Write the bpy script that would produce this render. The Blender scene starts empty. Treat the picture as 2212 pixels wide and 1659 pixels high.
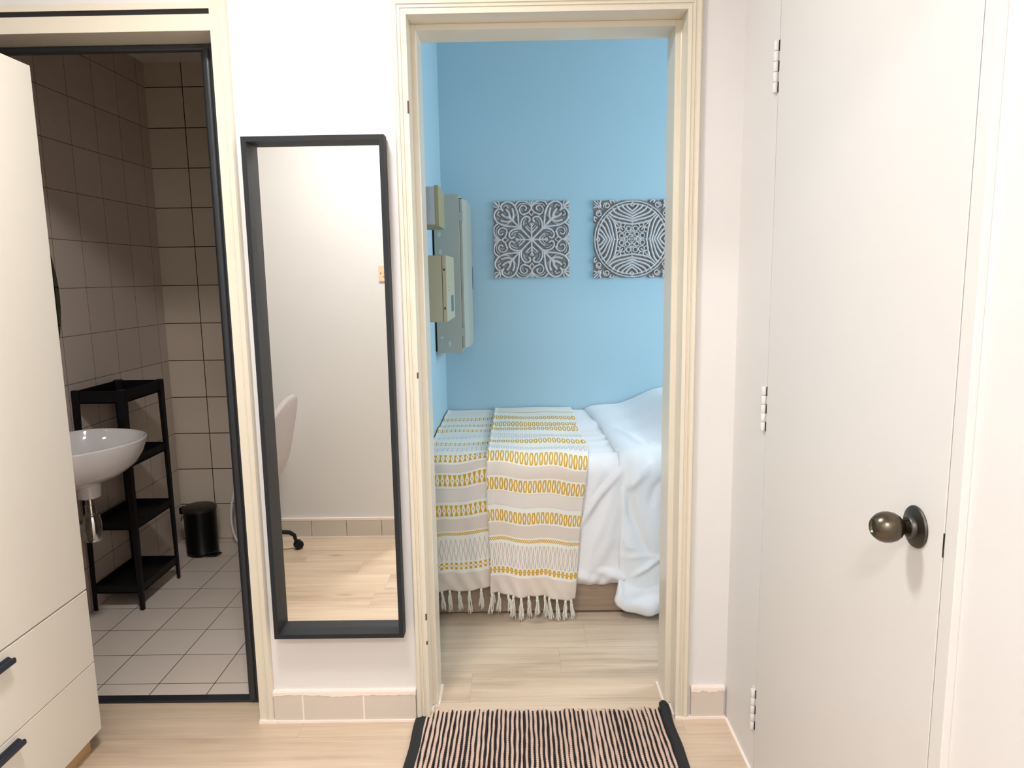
import bpy, bmesh, math, random
import numpy as np
from mathutils import Vector, Matrix
random.seed(4)
C = bpy.context.scene.collection
PI = math.pi

# ------------------------------------------------------------------ camera
F_PX, YAW, PITCH, ROLL = 1558.97, -0.009117, 0.147954, -0.015734
fw = Vector((math.sin(YAW)*math.cos(PITCH), math.cos(YAW)*math.cos(PITCH), -math.sin(PITCH)))
r0 = Vector((math.cos(YAW), -math.sin(YAW), 0)); u0 = r0.cross(fw)
rt = math.cos(ROLL)*r0 + math.sin(ROLL)*u0
up = -math.sin(ROLL)*r0 + math.cos(ROLL)*u0
cam_d = bpy.data.cameras.new('camera'); cam = bpy.data.objects.new('camera', cam_d); C.objects.link(cam)
cam_d.sensor_width = 36; cam_d.lens = F_PX/2212*36; cam_d.clip_start = .02
cam.matrix_world = Matrix(((rt.x, up.x, -fw.x, 0), (rt.y, up.y, -fw.y, -2.165), (rt.z, up.z, -fw.z, 1.42), (0, 0, 0, 1)))
sc = bpy.context.scene
sc.camera = cam
sc.view_settings.view_transform = 'Standard'; sc.view_settings.look = 'None'
sc.view_settings.gamma = 1; sc.view_settings.use_curve_mapping = False
sc.view_settings.exposure = 0.1

# ------------------------------------------------------------------ world and lights
w = bpy.data.worlds.new('world'); sc.world = w; w.use_nodes = True
w.node_tree.nodes['Background'].inputs[0].default_value = (.6, .75, 1, 1)
w.node_tree.nodes['Background'].inputs[1].default_value = .3

def area(name, loc, rot, size, power, col, shape='DISK', sy=None):
    l = bpy.data.lights.new(name, 'AREA'); l.shape = shape; l.size = size
    if sy: l.size_y = sy
    l.energy = power; l.color = col
    o = bpy.data.objects.new(name, l); C.objects.link(o); o.location = loc; o.rotation_euler = rot
    return o
area('ceiling_lamp_light', (-.55, -.95, 2.585), (0, 0, 0), .30, 24.5, (1, .99, .985))
area('hall_fill_light', (-.10, -2.95, 2.585), (0, 0, 0), .30, 36, (1, .99, .99))  # unseen fill light added behind the camera
area('bedroom_daylight', (2.20, 1.0, 1.70), (0, math.radians(82), 0), 1.0, 30, (.85, .94, 1), 'RECTANGLE', .9)

# ------------------------------------------------------------------ node helpers
def srgb(r, g, b):
    f = lambda c: ((c/255+.055)/1.055)**2.4 if c > 10 else c/255/12.92
    return (f(r), f(g), f(b), 1)
def mat(name, col, rough=.6, metal=0, spec=.5, coat=0):
    m = bpy.data.materials.new(name); m.use_nodes = True
    b = m.node_tree.nodes['Principled BSDF']
    b.inputs['Base Color'].default_value = col if len(col) == 4 else srgb(*col)
    b.inputs['Roughness'].default_value = rough; b.inputs['Metallic'].default_value = metal
    b.inputs['Specular IOR Level'].default_value = spec
    b.inputs['Coat Weight'].default_value = coat
    return m
class V:                                      # a socket with arithmetic
    def __init__(s, nt, k): s.nt = nt; s.k = k
    def op(s, o, *a, rev=False):
        n = s.nt.nodes.new('ShaderNodeMath'); n.operation = o
        args = [s]+list(a)
        if rev: args = [args[1], args[0]]
        for i, x in enumerate(args):
            if isinstance(x, V): s.nt.links.new(x.k, n.inputs[i])
            else: n.inputs[i].default_value = x
        return V(s.nt, n.outputs[0])
    def __add__(s, o): return s.op('ADD', o)
    def __radd__(s, o): return s.op('ADD', o)
    def __sub__(s, o): return s.op('SUBTRACT', o)
    def __rsub__(s, o): return s.op('SUBTRACT', o, rev=True)
    def __mul__(s, o): return s.op('MULTIPLY', o)
    def __rmul__(s, o): return s.op('MULTIPLY', o)
    def __truediv__(s, o): return s.op('DIVIDE', o)
    def __lt__(s, o): return s.op('LESS_THAN', o)
    def __gt__(s, o): return s.op('GREATER_THAN', o)
    def abs(s): return s.op('ABSOLUTE')
    def fract(s): return s.op('FRACT')
    def floor(s): return s.op('FLOOR')
    def max(s, o): return s.op('MAXIMUM', o)
    def min(s, o): return s.op('MINIMUM', o)
def mix(nt, fac, a, b):
    n = nt.nodes.new('ShaderNodeMix'); n.data_type = 'RGBA'
    for i, x in ((0, fac), (6, a), (7, b)):
        if isinstance(x, V): nt.links.new(x.k, n.inputs[i])
        elif isinstance(x, bpy.types.NodeSocket): nt.links.new(x, n.inputs[i])
        else: n.inputs[i].default_value = x
    return n.outputs[2]
def coords(nt, kind='Object'):
    t = nt.nodes.new('ShaderNodeTexCoord'); s = nt.nodes.new('ShaderNodeSeparateXYZ')
    nt.links.new(t.outputs[kind], s.inputs[0])
    return [V(nt, s.outputs[i]) for i in range(3)], t.outputs[kind]
def noise(nt, vec, scale, detail=3, stretch=None, rough=.5):
    if stretch:
        mp = nt.nodes.new('ShaderNodeMapping'); mp.inputs['Scale'].default_value = stretch
        nt.links.new(vec, mp.inputs[0]); vec = mp.outputs[0]
    n = nt.nodes.new('ShaderNodeTexNoise'); n.inputs['Scale'].default_value = scale
    n.inputs['Detail'].default_value = detail; n.inputs['Roughness'].default_value = rough
    nt.links.new(vec, n.inputs['Vector']); return V(nt, n.outputs[0])
def combine(nt, a, b, c=0.):
    n = nt.nodes.new('ShaderNodeCombineXYZ')
    for i, x in enumerate((a, b, c)):
        if isinstance(x, V): nt.links.new(x.k, n.inputs[i])
        else: n.inputs[i].default_value = x
    return n.outputs[0]
def bump(m, h, strength=.2, dist=.002):
    nt = m.node_tree; n = nt.nodes.new('ShaderNodeBump')
    n.inputs['Strength'].default_value = strength; n.inputs['Distance'].default_value = dist
    nt.links.new(h.k, n.inputs['Height']); nt.links.new(n.outputs[0], nt.nodes['Principled BSDF'].inputs['Normal'])
def setcol(m, sock): m.node_tree.links.new(sock, m.node_tree.nodes['Principled BSDF'].inputs['Base Color'])

def paint(name, col, rough=.55, var=.02, bs=.05):
    m = mat(name, col, rough); nt = m.node_tree; _, g = coords(nt)
    n = noise(nt, g, 3, 3); c = srgb(*col)
    d = tuple(x*(1-var*2) for x in c[:3])+(1,)
    setcol(m, mix(nt, n, d, c)); bump(m, noise(nt, g, 90, 2), bs, .001)
    return m
M = {}
M['wall'] = paint('white_wall_paint', (230, 227, 225))
M['blue'] = paint('blue_wall_paint', (168, 200, 214), .6)
M['ceil'] = paint('ceiling_paint', (242, 240, 236))
M['cream'] = paint('cream_gloss_paint', (224, 215, 197), .24, .0, .0)
M['doorp'] = paint('door_paint', (225, 222, 219), .4, .01, .04)
M['caulk'] = paint('white_filler', (250, 236, 226), .7)
M['black'] = mat('black_painted_frame', (38, 41, 46), .32)
M['mframe'] = mat('dark_grey_laminate', (36, 39, 43), .6, spec=.3)
M['plastic'] = mat('black_plastic', (9, 9, 13), .5, spec=.3)
M['bin'] = mat('black_enamel', (5, 5, 6), .35, spec=.3)
M['binlid'] = mat('black_lid', (42, 35, 33), .4)
M['cer'] = mat('white_ceramic', (232, 226, 224), .08, coat=.5)
M['chrome'] = mat('chrome', (205, 208, 210), .08, 1)
M['glass'] = mat('mirror_silver', (250, 250, 246), .0, 1)
M['hose'] = mat('white_hose', (235, 235, 240), .25)
M['brass'] = mat('aged_bronze', (98, 90, 78), .27, 1)
M['bronze2'] = mat('dull_bronze', (88, 85, 80), .42, 1)
M['ward'] = paint('wardrobe_laminate', (236, 230, 218), .4, .01, .02)
M['oak'] = mat('oak_plinth', (205, 168, 122), .5)
M['handle'] = mat('dark_blue_handle', (38, 43, 54), .4)
M['elec'] = paint('beige_enamel', (168, 170, 158), .4, .03, .05)
M['elec2'] = paint('cream_enamel', (180, 174, 148), .4, .03, .05)
M['olive'] = paint('olive_lid', (150, 148, 110), .5, .05)
M['alu'] = mat('brushed_aluminium', (170, 180, 186), .45, .6)
M['dark'] = mat('dark_gap', (25, 22, 20), .8)
M['label'] = mat('blue_grey_label', (60, 95, 110), .4)
M['switch'] = mat('beige_switch', (240, 205, 165), .35)
M['chairfab'] = paint('grey_lilac_fabric', (188, 180, 180), .9, .06, .3)
M['tile_base'] = paint('grey_skirting_tile', (216, 205, 193), .3, .03, .05)
M['lampw'] = mat('lamp_white', (240, 240, 235), .5)
M['bedwood'] = mat('shaded_grey_brown_wood', (160, 138, 118), .5)  # wood toned darker for the shade under the bedding overhang
_nt = M['bedwood'].node_tree; _g = coords(_nt)[1]
setcol(M['bedwood'], mix(_nt, noise(_nt, _g, 8, 5, (.5, 4, 9)), srgb(134, 114, 96), srgb(176, 153, 132)))
M['binding'] = paint('black_rug_binding', (40, 41, 44), .9, .15, .3)

def tile_mat(name, col, ax, off, var=.07, groutw=.0022, grout=(58, 44, 34)):
    m = mat(name, col, .22); nt = m.node_tree; (x, y, z), g = coords(nt)
    a, b = [dict(x=x, y=y, z=z)[k] for k in ax]
    p = (a-off[0])/.2; q = (b-off[1])/.2
    fa = (((p+.5).fract()-.5).abs()*.2); fb = (((q+.5).fract()-.5).abs()*.2)
    line = fa.min(fb) < groutw
    wn = nt.nodes.new('ShaderNodeTexWhiteNoise'); wn.noise_dimensions = '2D'
    nt.links.new(combine(nt, p.floor(), q.floor()), wn.inputs['Vector'])
    c = srgb(*col); d = (c[0]*(1-var), c[1]*(1-var*1.3), c[2]*(1-var*1.5), 1)
    base = mix(nt, V(nt, wn.outputs[0]), c, d)
    setcol(m, mix(nt, line, base, srgb(*grout)))
    soft = (fa.min(fb)/.006).min(1.)
    bump(m, soft+noise(nt, g, 6, 2)*.6, .25, .0015)
    return m
M['tile_back'] = tile_mat('wall_tile_facing', (222, 208, 190), 'xz', (-1.69, 0))
M['tile_left'] = tile_mat('wall_tile_side', (214, 200, 188), 'yz', (1.60, 0), groutw=.0013, grout=(110, 92, 76))
M['tile_floor'] = tile_mat('floor_tile', (232, 219, 206), 'xy', (-1.30, .22), .05, .0016, (86, 70, 56))

def wood_floor():
    m = mat('oak_vinyl_plank', (180, 158, 132), .38); nt = m.node_tree; (x, y, z), g = coords(nt)
    row = ((y+.095)/.18)
    rw = row.floor()
    wr = nt.nodes.new('ShaderNodeTexWhiteNoise'); wr.noise_dimensions = '1D'; nt.links.new(rw.k, wr.inputs['W'])
    px = x/1.22+V(nt, wr.outputs[0])
    wn = nt.nodes.new('ShaderNodeTexWhiteNoise'); wn.noise_dimensions = '2D'
    nt.links.new(combine(nt, px.floor(), rw), wn.inputs['Vector'])
    rnd = V(nt, wn.outputs[0])
    vec = combine(nt, x+rnd*7, y+rnd*3, rnd*5)
    g1 = noise(nt, vec, 7, 5, (.28, 3.6, 1), .6)
    g2 = noise(nt, vec, 26, 4, (.12, 5, 1), .6)
    g3 = noise(nt, vec, 2.2, 3, (.6, 2.5, 1), .5)
    t = ((g1-.5)*1.0+(g2-.5)*.55+(g3-.5)*.9+.55+(rnd-.5)*.16)
    cr = nt.nodes.new('ShaderNodeValToRGB'); nt.links.new(t.k, cr.inputs[0])
    e = cr.color_ramp; e.elements[0].position = .12; e.elements[0].color = srgb(166, 144, 122)
    e.elements[1].position = .9; e.elements[1].color = srgb(226, 205, 180)
    k = e.elements.new(.5); k.color = srgb(208, 185, 160)
    # knots
    vo = nt.nodes.new('ShaderNodeTexVoronoi'); vo.inputs['Scale'].default_value = 1.9
    mp = nt.nodes.new('ShaderNodeMapping'); mp.inputs['Scale'].default_value = (.8, 2.6, 1); nt.links.new(vec, mp.inputs[0]); nt.links.new(mp.outputs[0], vo.inputs['Vector'])
    kn = (1-(V(nt, vo.outputs[0])/.085)).max(0.)
    col = mix(nt, kn*.55, cr.outputs[0], srgb(110, 84, 64))
    seam = (((row+.5).fract()-.5).abs()*.18 < .0009).max((((px+.5).fract()-.5).abs()*1.22) < .0009)
    setcol(m, mix(nt, seam*.3, col, srgb(120, 100, 84)))
    bump(m, g2+g1, .12, .001)
    return m
M['wood'] = wood_floor()

def cloth(name, col, rough=.85, ws=500):
    m = mat(name, col, rough); nt = m.node_tree; _, g = coords(nt)
    bump(m, noise(nt, g, 9, 4)*1.0+noise(nt, g, ws, 1)*.1, .3, .004)
    m.node_tree.nodes['Principled BSDF'].inputs['Sheen Weight'].default_value = .15
    return m
M['sheet'] = cloth('white_sheet_cotton', (236, 234, 236))
M['duvet'] = cloth('white_duvet_cotton', (234, 236, 240))
M['tassel'] = cloth('cream_cotton_thread', (232, 227, 215))

# ------------------------------------------------------------------ mesh helpers
def box(bm, x0, x1, y0, y1, z0, z1):
    v = [bm.verts.new(p) for p in ((x0,y0,z0),(x1,y0,z0),(x1,y1,z0),(x0,y1,z0),(x0,y0,z1),(x1,y0,z1),(x1,y1,z1),(x0,y1,z1))]
    for f in ((0,3,2,1),(4,5,6,7),(0,1,5,4),(1,2,6,5),(2,3,7,6),(3,0,4,7)): bm.faces.new([v[i] for i in f])
def prism(bm, pts, axis, a, b):
    """pts: 2D outline, extruded along axis from a to b"""
    def P(p, t): return {'x': (t, p[0], p[1]), 'y': (p[0], t, p[1]), 'z': (p[0], p[1], t)}[axis]
    A = [bm.verts.new(P(p, a)) for p in pts]; B = [bm.verts.new(P(p, b)) for p in pts]
    n = len(pts)
    fs = [bm.faces.new(A), bm.faces.new(B[::-1])]
    for i in range(n): fs.append(bm.faces.new((A[i], B[i], B[(i+1) % n], A[(i+1) % n])))
    return fs
def tube(bm, pts, r, n=10, caps=True):
    pts = [Vector(p) for p in pts]; rings = []
    rr = r if isinstance(r, (list, tuple)) else [r]*len(pts)
    prev = None
    for i, p in enumerate(pts):
        t = (pts[min(i+1, len(pts)-1)]-pts[max(i-1, 0)]).normalized()
        if prev is None:
            a = t.orthogonal().normalized()
        else:
            a = (prev-t*prev.dot(t)).normalized()
        prev = a; b = t.cross(a)
        rings.append([bm.verts.new(p+(a*math.cos(2*PI*k/n)+b*math.sin(2*PI*k/n))*rr[i]) for k in range(n)])
    for i in range(len(rings)-1):
        for k in range(n): bm.faces.new((rings[i][k], rings[i][(k+1) % n], rings[i+1][(k+1) % n], rings[i+1][k]))
    if caps:
        bm.faces.new(rings[0][::-1]); bm.faces.new(rings[-1])
def lathe(bm, prof, c, axis='z', n=40, sx=1, sy=1):
    """prof: (radius, along-axis) pairs"""
    rings = []
    for (r, h) in prof:
        ring = []
        for k in range(n):
            a = 2*PI*k/n; p, q = r*math.cos(a)*sx, r*math.sin(a)*sy
            o = {'z': (p, q, h), 'x': (h, p, q), 'y': (p, h, q)}[axis]
            ring.append(bm.verts.new((c[0]+o[0], c[1]+o[1], c[2]+o[2])))
        rings.append(ring)
    for i in range(len(rings)-1):
        for k in range(n): bm.faces.new((rings[i][k], rings[i][(k+1) % n], rings[i+1][(k+1) % n], rings[i+1][k]))
    bm.faces.new(rings[0][::-1]); bm.faces.new(rings[-1])
def obj(name, bm, m, parent=None, bev=0, smooth=False, label=None):
    bmesh.ops.recalc_face_normals(bm, faces=bm.faces)
    me = bpy.data.meshes.new(name); 
    if parent is not None:
        q = parent
        off = Vector((0, 0, 0))
        while q is not None: off += Vector(q.location); q = q.parent
        bmesh.ops.translate(bm, verts=bm.verts, vec=-off)
    bm.to_mesh(me); bm.free()
    o = bpy.data.objects.new(name, me); C.objects.link(o); me.materials.append(m)
    if parent is not None: o.parent = parent
    if smooth:
        for p in me.polygons: p.use_smooth = True
        if smooth != 'all':
            try: me.set_sharp_from_angle(angle=math.radians(40))
            except Exception: pass
    if bev:
        md = o.modifiers.new('bevel', 'BEVEL'); md.width = bev; md.segments = 2; md.limit_method = 'ANGLE'
    if label: o['label'] = label
    return o
def bobj(name, boxes, m, parent=None, bev=0, label=None):
    bm = bmesh.new()
    for b in boxes: box(bm, *b)
    return obj(name, bm, m, parent, bev, label=label)
def thing(name, label, cat, loc, group=None):
    o = bpy.data.objects.new(name, None); C.objects.link(o); o.location = loc; o.empty_display_size = .1
    o['label'] = label; o['category'] = cat
    if group: o['group'] = group
    return o
def tag(o, label, cat): o['label'] = label; o['category'] = cat; return o
def struct(o, label=None):
    o['kind'] = 'structure'
    if label: o['label'] = label
    return o
def sroot(name, loc, label):
    o = bpy.data.objects.new(name, None); C.objects.link(o); o.location = loc; o['kind'] = 'structure'; o['label'] = label
    return o
def NB(): return bmesh.new()

# ------------------------------------------------------------------ room shell
ZC = 2.70
struct(bobj('floor', [(-1.95, 2.3, -3.4, .10, -.06, 0), (-.395, 2.3, .10, 1.75, -.06, 0), (-.50, -.395, .0, .15, -.06, 0)], M['wood']), 'oak-look vinyl plank floor of the room and bedroom')
struct(bobj('floor_bathroom', [(-1.88, -.50, .10, 1.68, -.06, 0)], M['tile_floor']), 'beige square-tiled bathroom floor')
struct(bobj('ceiling', [(-2.1, 2.45, -3.5, 1.9, ZC, ZC+.08)], M['ceil']), 'white ceiling')
struct(bobj('ceiling_bathroom', [(-1.88, -.50, .15, 1.68, 2.52, 2.60)], M['ceil']), 'lower bathroom ceiling')
D1 = (-.302, .49, 2.152)          # bedroom door opening
D2 = (-1.60, -.8555, 2.12)          # bathroom door opening
WT = .15
struct(bobj('wall_back', [(-1.95, D2[0], 0, WT, 0, ZC), (-.835, D1[0]-.03, 0, WT, 0, ZC), (D1[1]+.03, .70, 0, WT, 0, ZC), (D1[0]-.03, D1[1]+.03, 0, WT, D1[2]+.03, ZC)], M['wall']), 'white wall with the mirror, between the two doorways')
struct(bobj('wall_right', [(.655, .78, -.279, 0, 0, ZC), (.655, .78, -1.093, -.279, 2.16, ZC), (.667, .78, -3.4, -1.125, 0, ZC), (.70, .78, -1.125, -.279, 0, 2.16)], M['wall']), 'white wall holding the closet door')
struct(bobj('wall_left', [(-2.05, -1.95, -3.4, WT, 0, ZC)], M['wall']), 'white wall behind the wardrobe')
struct(bobj('wall_front', [(-1.95, -.60, -1.80, -1.70, 0, ZC), (-.60, .667, -1.80, -1.70, 2.15, ZC)], M['wall']), 'white wall seen only in the mirror')
struct(bobj('wall_hall_end', [(-1.95, .78, -3.5, -3.4, 0, ZC)], M['wall']))
struct(bobj('wall_hall_left', [(-.70, -.60, -3.4, -1.80, 0, ZC)], M['wall']))
struct(bobj('wall_bathroom_back', [(-1.98, -.50, 1.68, 1.78, 0, ZC)], M['tile_back']), 'beige tiled bathroom wall facing the doorway')
struct(bobj('wall_bathroom_left', [(-1.98, -1.88, .15, 1.68, 0, ZC)], M['tile_left']), 'beige tiled bathroom wall behind the basin')
struct(bobj('wall_bathroom_right', [(-.50, -.45, .15, 1.78, 0, ZC)], M['tile_left']))
struct(bobj('wall_bathroom_front', [(-.86, -.50, WT, .16, 0, ZC), (-1.88, -1.60, WT, .16, 0, ZC), (-1.60, -.86, WT, .16, 2.25, ZC)], M['tile_back']))
struct(bobj('wall_bedroom_left', [(-.45, -.395, .15, 1.85, 0, ZC)], M['blue']), 'blue wall holding the electrical boxes')
struct(bobj('wall_bedroom_back', [(-.395, 2.3, 1.75, 1.85, 0, ZC)], M['blue']), 'blue wall behind the bed')
struct(bobj('wall_bedroom_front', [(-.395, D1[0]-.04, WT, .16, 0, ZC), (D1[1]+.04, 2.3, WT, .16, 0, ZC), (D1[0]-.04, D1[1]+.04, WT, .16, D1[2]+.04, ZC)], M['blue']))
struct(bobj('wall_bedroom_right', [(2.3, 2.4, .15, .45, 0, ZC), (2.3, 2.4, 1.55, 1.85, 0, ZC), (2.3, 2.4, .45, 1.55, 0, 1.1), (2.3, 2.4, .45, 1.55, 2.3, ZC)], M['blue']))
wn = sroot('window_1', (2.32, 1.0, 1.1), 'bedroom window out of view')
bobj('window_frame', [(2.3, 2.36, .45, .49, 1.1, 2.3), (2.3, 2.36, 1.51, 1.55, 1.1, 2.3), (2.3, 2.36, .49, 1.51, 1.1, 1.14), (2.3, 2.36, .49, 1.51, 2.26, 2.3), (2.3, 2.36, .98, 1.02, 1.14, 2.26)], M['doorp'], wn)

# tiled baseboards with their filler beads
def bead(bm, p0, p1, w0, h, n=60, seed=0, vert=False):
    """irregular hand-applied strip on the face of a skirting, from x=p0 to p1"""
    rnd = random.Random(seed)
    y, z = w0
    top = []; 
    for i in range(n+1):
        x = p0+(p1-p0)*i/n
        top.append((x, z+h)); 
    wk = 0; bot = []
    for i in range(n, -1, -1):
        wk = .8*wk+rnd.uniform(-.0022, .0022); bot.append((p0+(p1-p0)*i/n, z+wk))
    prism(bm, top+bot, 'y', y-.0012, y+.003)
def skirting(name, x0, x1, y, joints, label, seed):
    r = sroot(name, ((x0+x1)/2, y, 0), label)
    s = -1 if y <= 0 else 1
    xs = [x0]+joints+[x1]
    for a, b in zip(xs[:-1], xs[1:]):
        bobj('skirting_tile', [(a+.001, b-.001, y-.014, y+.001, .006, .102)], M['tile_base'], r, .0015)
    bm = NB(); box(bm, x0, x1, y-.0125, y, .1, .107); bead(bm, x0, x1, (y-.014, .092), .012, seed=seed)
    for j in joints: box(bm, j-.0025, j+.0025, y-.0144, y-.008, .008, .1)
    box(bm, x0-.004, x1+.004, y-.020, y-.0, 0, .007)
    obj('filler_bead', bm, M['caulk'], r, label='white filler smeared along the tile edges')
skirting('baseboard_back', -.808, -.345, 0, [-.712, -.515], 'grey tile skirting under the mirror', 1)
skirting('baseboard_back_right', .540, .648, 0, [], 'short grey tile skirting right of the bedroom door', 5)
r = sroot('baseboard_front', (-1.27, -1.7, 0), 'grey tile skirting seen in the mirror')
for k in range(7):
    a = -1.94+.195*k; bobj('skirting_tile', [(a+.001, min(a+.195, -.61)-.001, -1.701, -1.686, .006, .1)], M['tile_base'], r, .0015)
bobj('filler_bead', [(-1.94, -.61, -1.70, -1.682, 0, .007), (-1.94, -.61, -1.70, -1.685, .1, .112)], M['caulk'], r)
struct(bobj('trim_1', [(.647, .656, -.279, -.02, 0, .006), (.647, .656, -1.70, -1.093, 0, .006)], M['caulk']), 'white filler line along the foot of the right wall')

# ------------------------------------------------------------------ bedroom door frame
dr = sroot('door_1', (.094, 0, 0), 'cream painted door frame of the blue bedroom, no leaf')
x0, x1, zt = D1
def jamb(sgn, xi, name='jamb'):
    # xi = inner face x of the opening; sgn = direction into the opening
    bm = NB()
    s = sgn
    pts = [(xi-s*.03, -.001), (xi+s*.0, -.001), (xi+s*.0, .068), (xi+s*.015, .070), (xi+s*.017, .074), (xi+s*.017, .185), (xi-s*.03, .185)]
    prism(bm, pts, 'z', 0, zt)
    obj(name, bm, M['cream'], dr, .0015)
jamb(1, x0); jamb(-1, x1)
bm = NB(); box(bm, x0-.03, x1+.03, -.001, .185, zt, zt+.03); box(bm, x0+.015, x1-.015, .070, .185, zt-.017, zt)
obj('head_jamb', bm, M['cream'], dr, .0015)
# moulded casing profile: (distance outwards from opening, depth in front of wall)
CP = [(.0, .0), (.0, .012), (.011, .0135), (.0125, .011), (.0155, .011), (.017, .0155), (.021, .0155), (.0225, .013), (.025, .013), (.0265, .018), (.036, .019), (.041, .014), (.042, .0)]
def casing(bm, xa, xb, zt, prof, z0=0):
    """mitred three-sided casing"""
    rows = []
    for d, t in prof:
        rows.append([(xa-d, -t, z0), (xa-d, -t, zt+d), (xb+d, -t, zt+d), (xb+d, -t, z0)])
    vs = [[bm.verts.new(p) for p in row] for row in rows]
    for i in range(len(vs)-1):
        for k in range(3): bm.faces.new((vs[i][k], vs[i][k+1], vs[i+1][k+1], vs[i+1][k]))
    bm.faces.new([v[0] for v in vs]); bm.faces.new([v[3] for v in vs][::-1])
bm = NB(); casing(bm, x0, x1, zt, CP); obj('casing', bm, M['cream'], dr, label='moulded cream casing')
bm = NB()
for (xa, xb, ya, yb) in ((x0-.046, x0-.0, -.021, .0), (x0, x0+.006, -.001, .066), (x0, x0+.021, .062, .068), (x0+.017, x0+.024, .066, .19), (x1, x1+.046, -.021, 0), (x1-.006, x1, -.001, .066), (x1-.021, x1, .062, .068), (x1-.024, x1-.017, .066, .19)):
    box(bm, xa, xb, ya, yb, 0, .006)
obj('filler_bead', bm, M['caulk'], dr)
# worn mortises on the left inner edge
bm = NB()
for z, h in ((1.885, .035), (1.12, .018), (.345, .022), (.262, .012)):
    box(bm, x0-.004, x0+.0006, -.0128, -.006, z, z+h)
obj('paint_chip', bm, mat('bare_brown_wood', (96, 60, 48), .7), dr, label='dark chip in the cream paint')

# ------------------------------------------------------------------ bathroom door frame
br = sroot('door_2', (-1.23, 0, 0), 'cream frame of the bathroom doorway with black metal inner frame')
xa, xb = D2[0], D2[1]
bm = NB()
CP2 = [(.0, .0), (.0, .010), (.022, .011), (.0235, .014), (.027, .0145), (.0285, .012), (.032, .012), (.0335, .016), (.043, .016), (.047, .011), (.049, .0)]
casing(bm, xa, xb, ZC+.02, CP2); obj('casing', bm, M['cream'], br, label='moulded cream casing running up to the ceiling')
bobj('jamb_lining', [(xb-.0, xb+.02, -.001, .16, 0, ZC), (xa-.002, xa, -.001, .16, 0, ZC)], M['cream'], br)
bobj('head_rail', [(xa, xb, -.010, .16, 2.12, 2.164)], M['cream'], br)
bobj('transom_gap', [(xa, xb, -.004, .02, 2.16, 2.182)], M['dark'], br, label='dark gap under the transom panel')
bobj('transom_rail', [(xa, xb, -.008, .05, 2.1795, 2.196)], M['cream'], br)
bobj('transom_panel', [(xa, xb, .004, .05, 2.194, ZC)], M['doorp'], br)
bm = NB()
box(bm, xb-.047, xb-.001, .088, .15, .012, 2.115)
obj('metal_post', bm, M['black'], br, .004, label='black painted metal post')
bm = NB()
tube(bm, [(xb-.060, .105, z) for z in (.014, 1.0, 2.10)], .0165, 20); 
obj('rounded_stile', bm, M['black'], br, smooth=True, label='glossy black rounded stile')
bobj('metal_head_track', [(xa, xb, .10, .128, 2.102, 2.118)], M['black'], br, .003)
bobj('threshold_bar', [(xa, xb, .098, .135, 0, .010)], M['black'], br, .003, label='glossy black threshold strip')
bobj('filler_bead', [(xb, xb+.055, -.022, .0, 0, .008), (xb-.004, xb, -.005, .09, 0, .006)], M['caulk'], br)

# ------------------------------------------------------------------ closet door
cr = sroot('door_3', (.655, -.686, 0), 'plain off-white closet door in the right wall')
bobj('door_leaf', [(.655, .692, -1.090, -.2825, .004, 2.155)], M['doorp'], cr, .0012)
bobj('door_edge_gap', [(.676, .70, -1.094, -1.0895, 0, 2.16), (.676, .70, -.2815, -.279, 0, 2.16)], M['dark'], cr)
bobj('casing', [(.655, .69, -1.125, -1.093, 0, 2.2)], M['doorp'], cr, .001)
for z0, z1 in ((1.862, 1.985), (1.003, 1.122), (.139, .258)):
    bm = NB(); n = 5; h = (z1-z0)/n; yk = -.2735
    for k in range(n):
        lathe(bm, [(.0068, z0+k*h+.0004), (.0072, z0+k*h+.001), (.0072, z0+(k+1)*h-.001), (.0068, z0+(k+1)*h-.0004)], (.650, yk, 0), 'z', 16)
    box(bm, .6535, .6565, yk, yk+.022, z0+.001, z1-.001)
    hg = obj('hinge', bm, M['doorp'], cr, smooth=True)
    bobj('hinge_slot', [(.6535, .6556, -.2835, -.2795, z0+k*h, z0+(k+1)*h) for k in (0, 2, 4)], M['dark'], hg)
bobj('latch_bolt', [(.6546, .66, -1.0932, -1.0895, .978, 1.016)], M['bronze2'], cr, label='dark latch bolt showing in the gap')
kb = bpy.data.objects.new('door_knob', None); C.objects.link(kb); kb.parent = cr; kb.location = Vector((.655, -1.022, 1.002))-cr.location
kb['label'] = 'round aged bronze knob'
ky, kz = -1.014, 1.000
bm = NB(); lathe(bm, [(.0345, 0), (.0355, -.002), (.034, -.0045), (.024, -.0075), (.019, -.0085), (.0185, -.014), (.0165, -.016)], (.655, ky, kz), 'x', 48)
obj('rosette', bm, M['bronze2'], kb, smooth=True)
bm = NB(); lathe(bm, [(.012, -.012), (.0118, -.022), (.0135, -.025), (.0195, -.030), (.0238, -.037), (.0258, -.046), (.0255, -.054), (.0228, -.062), (.0175, -.069), (.0135, -.0722), (.0125, -.0715), (.0105, -.068), (.002, -.067)], (.655, ky, kz), 'x', 48)
obj('knob', bm, M['brass'], kb, smooth=True)

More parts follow.
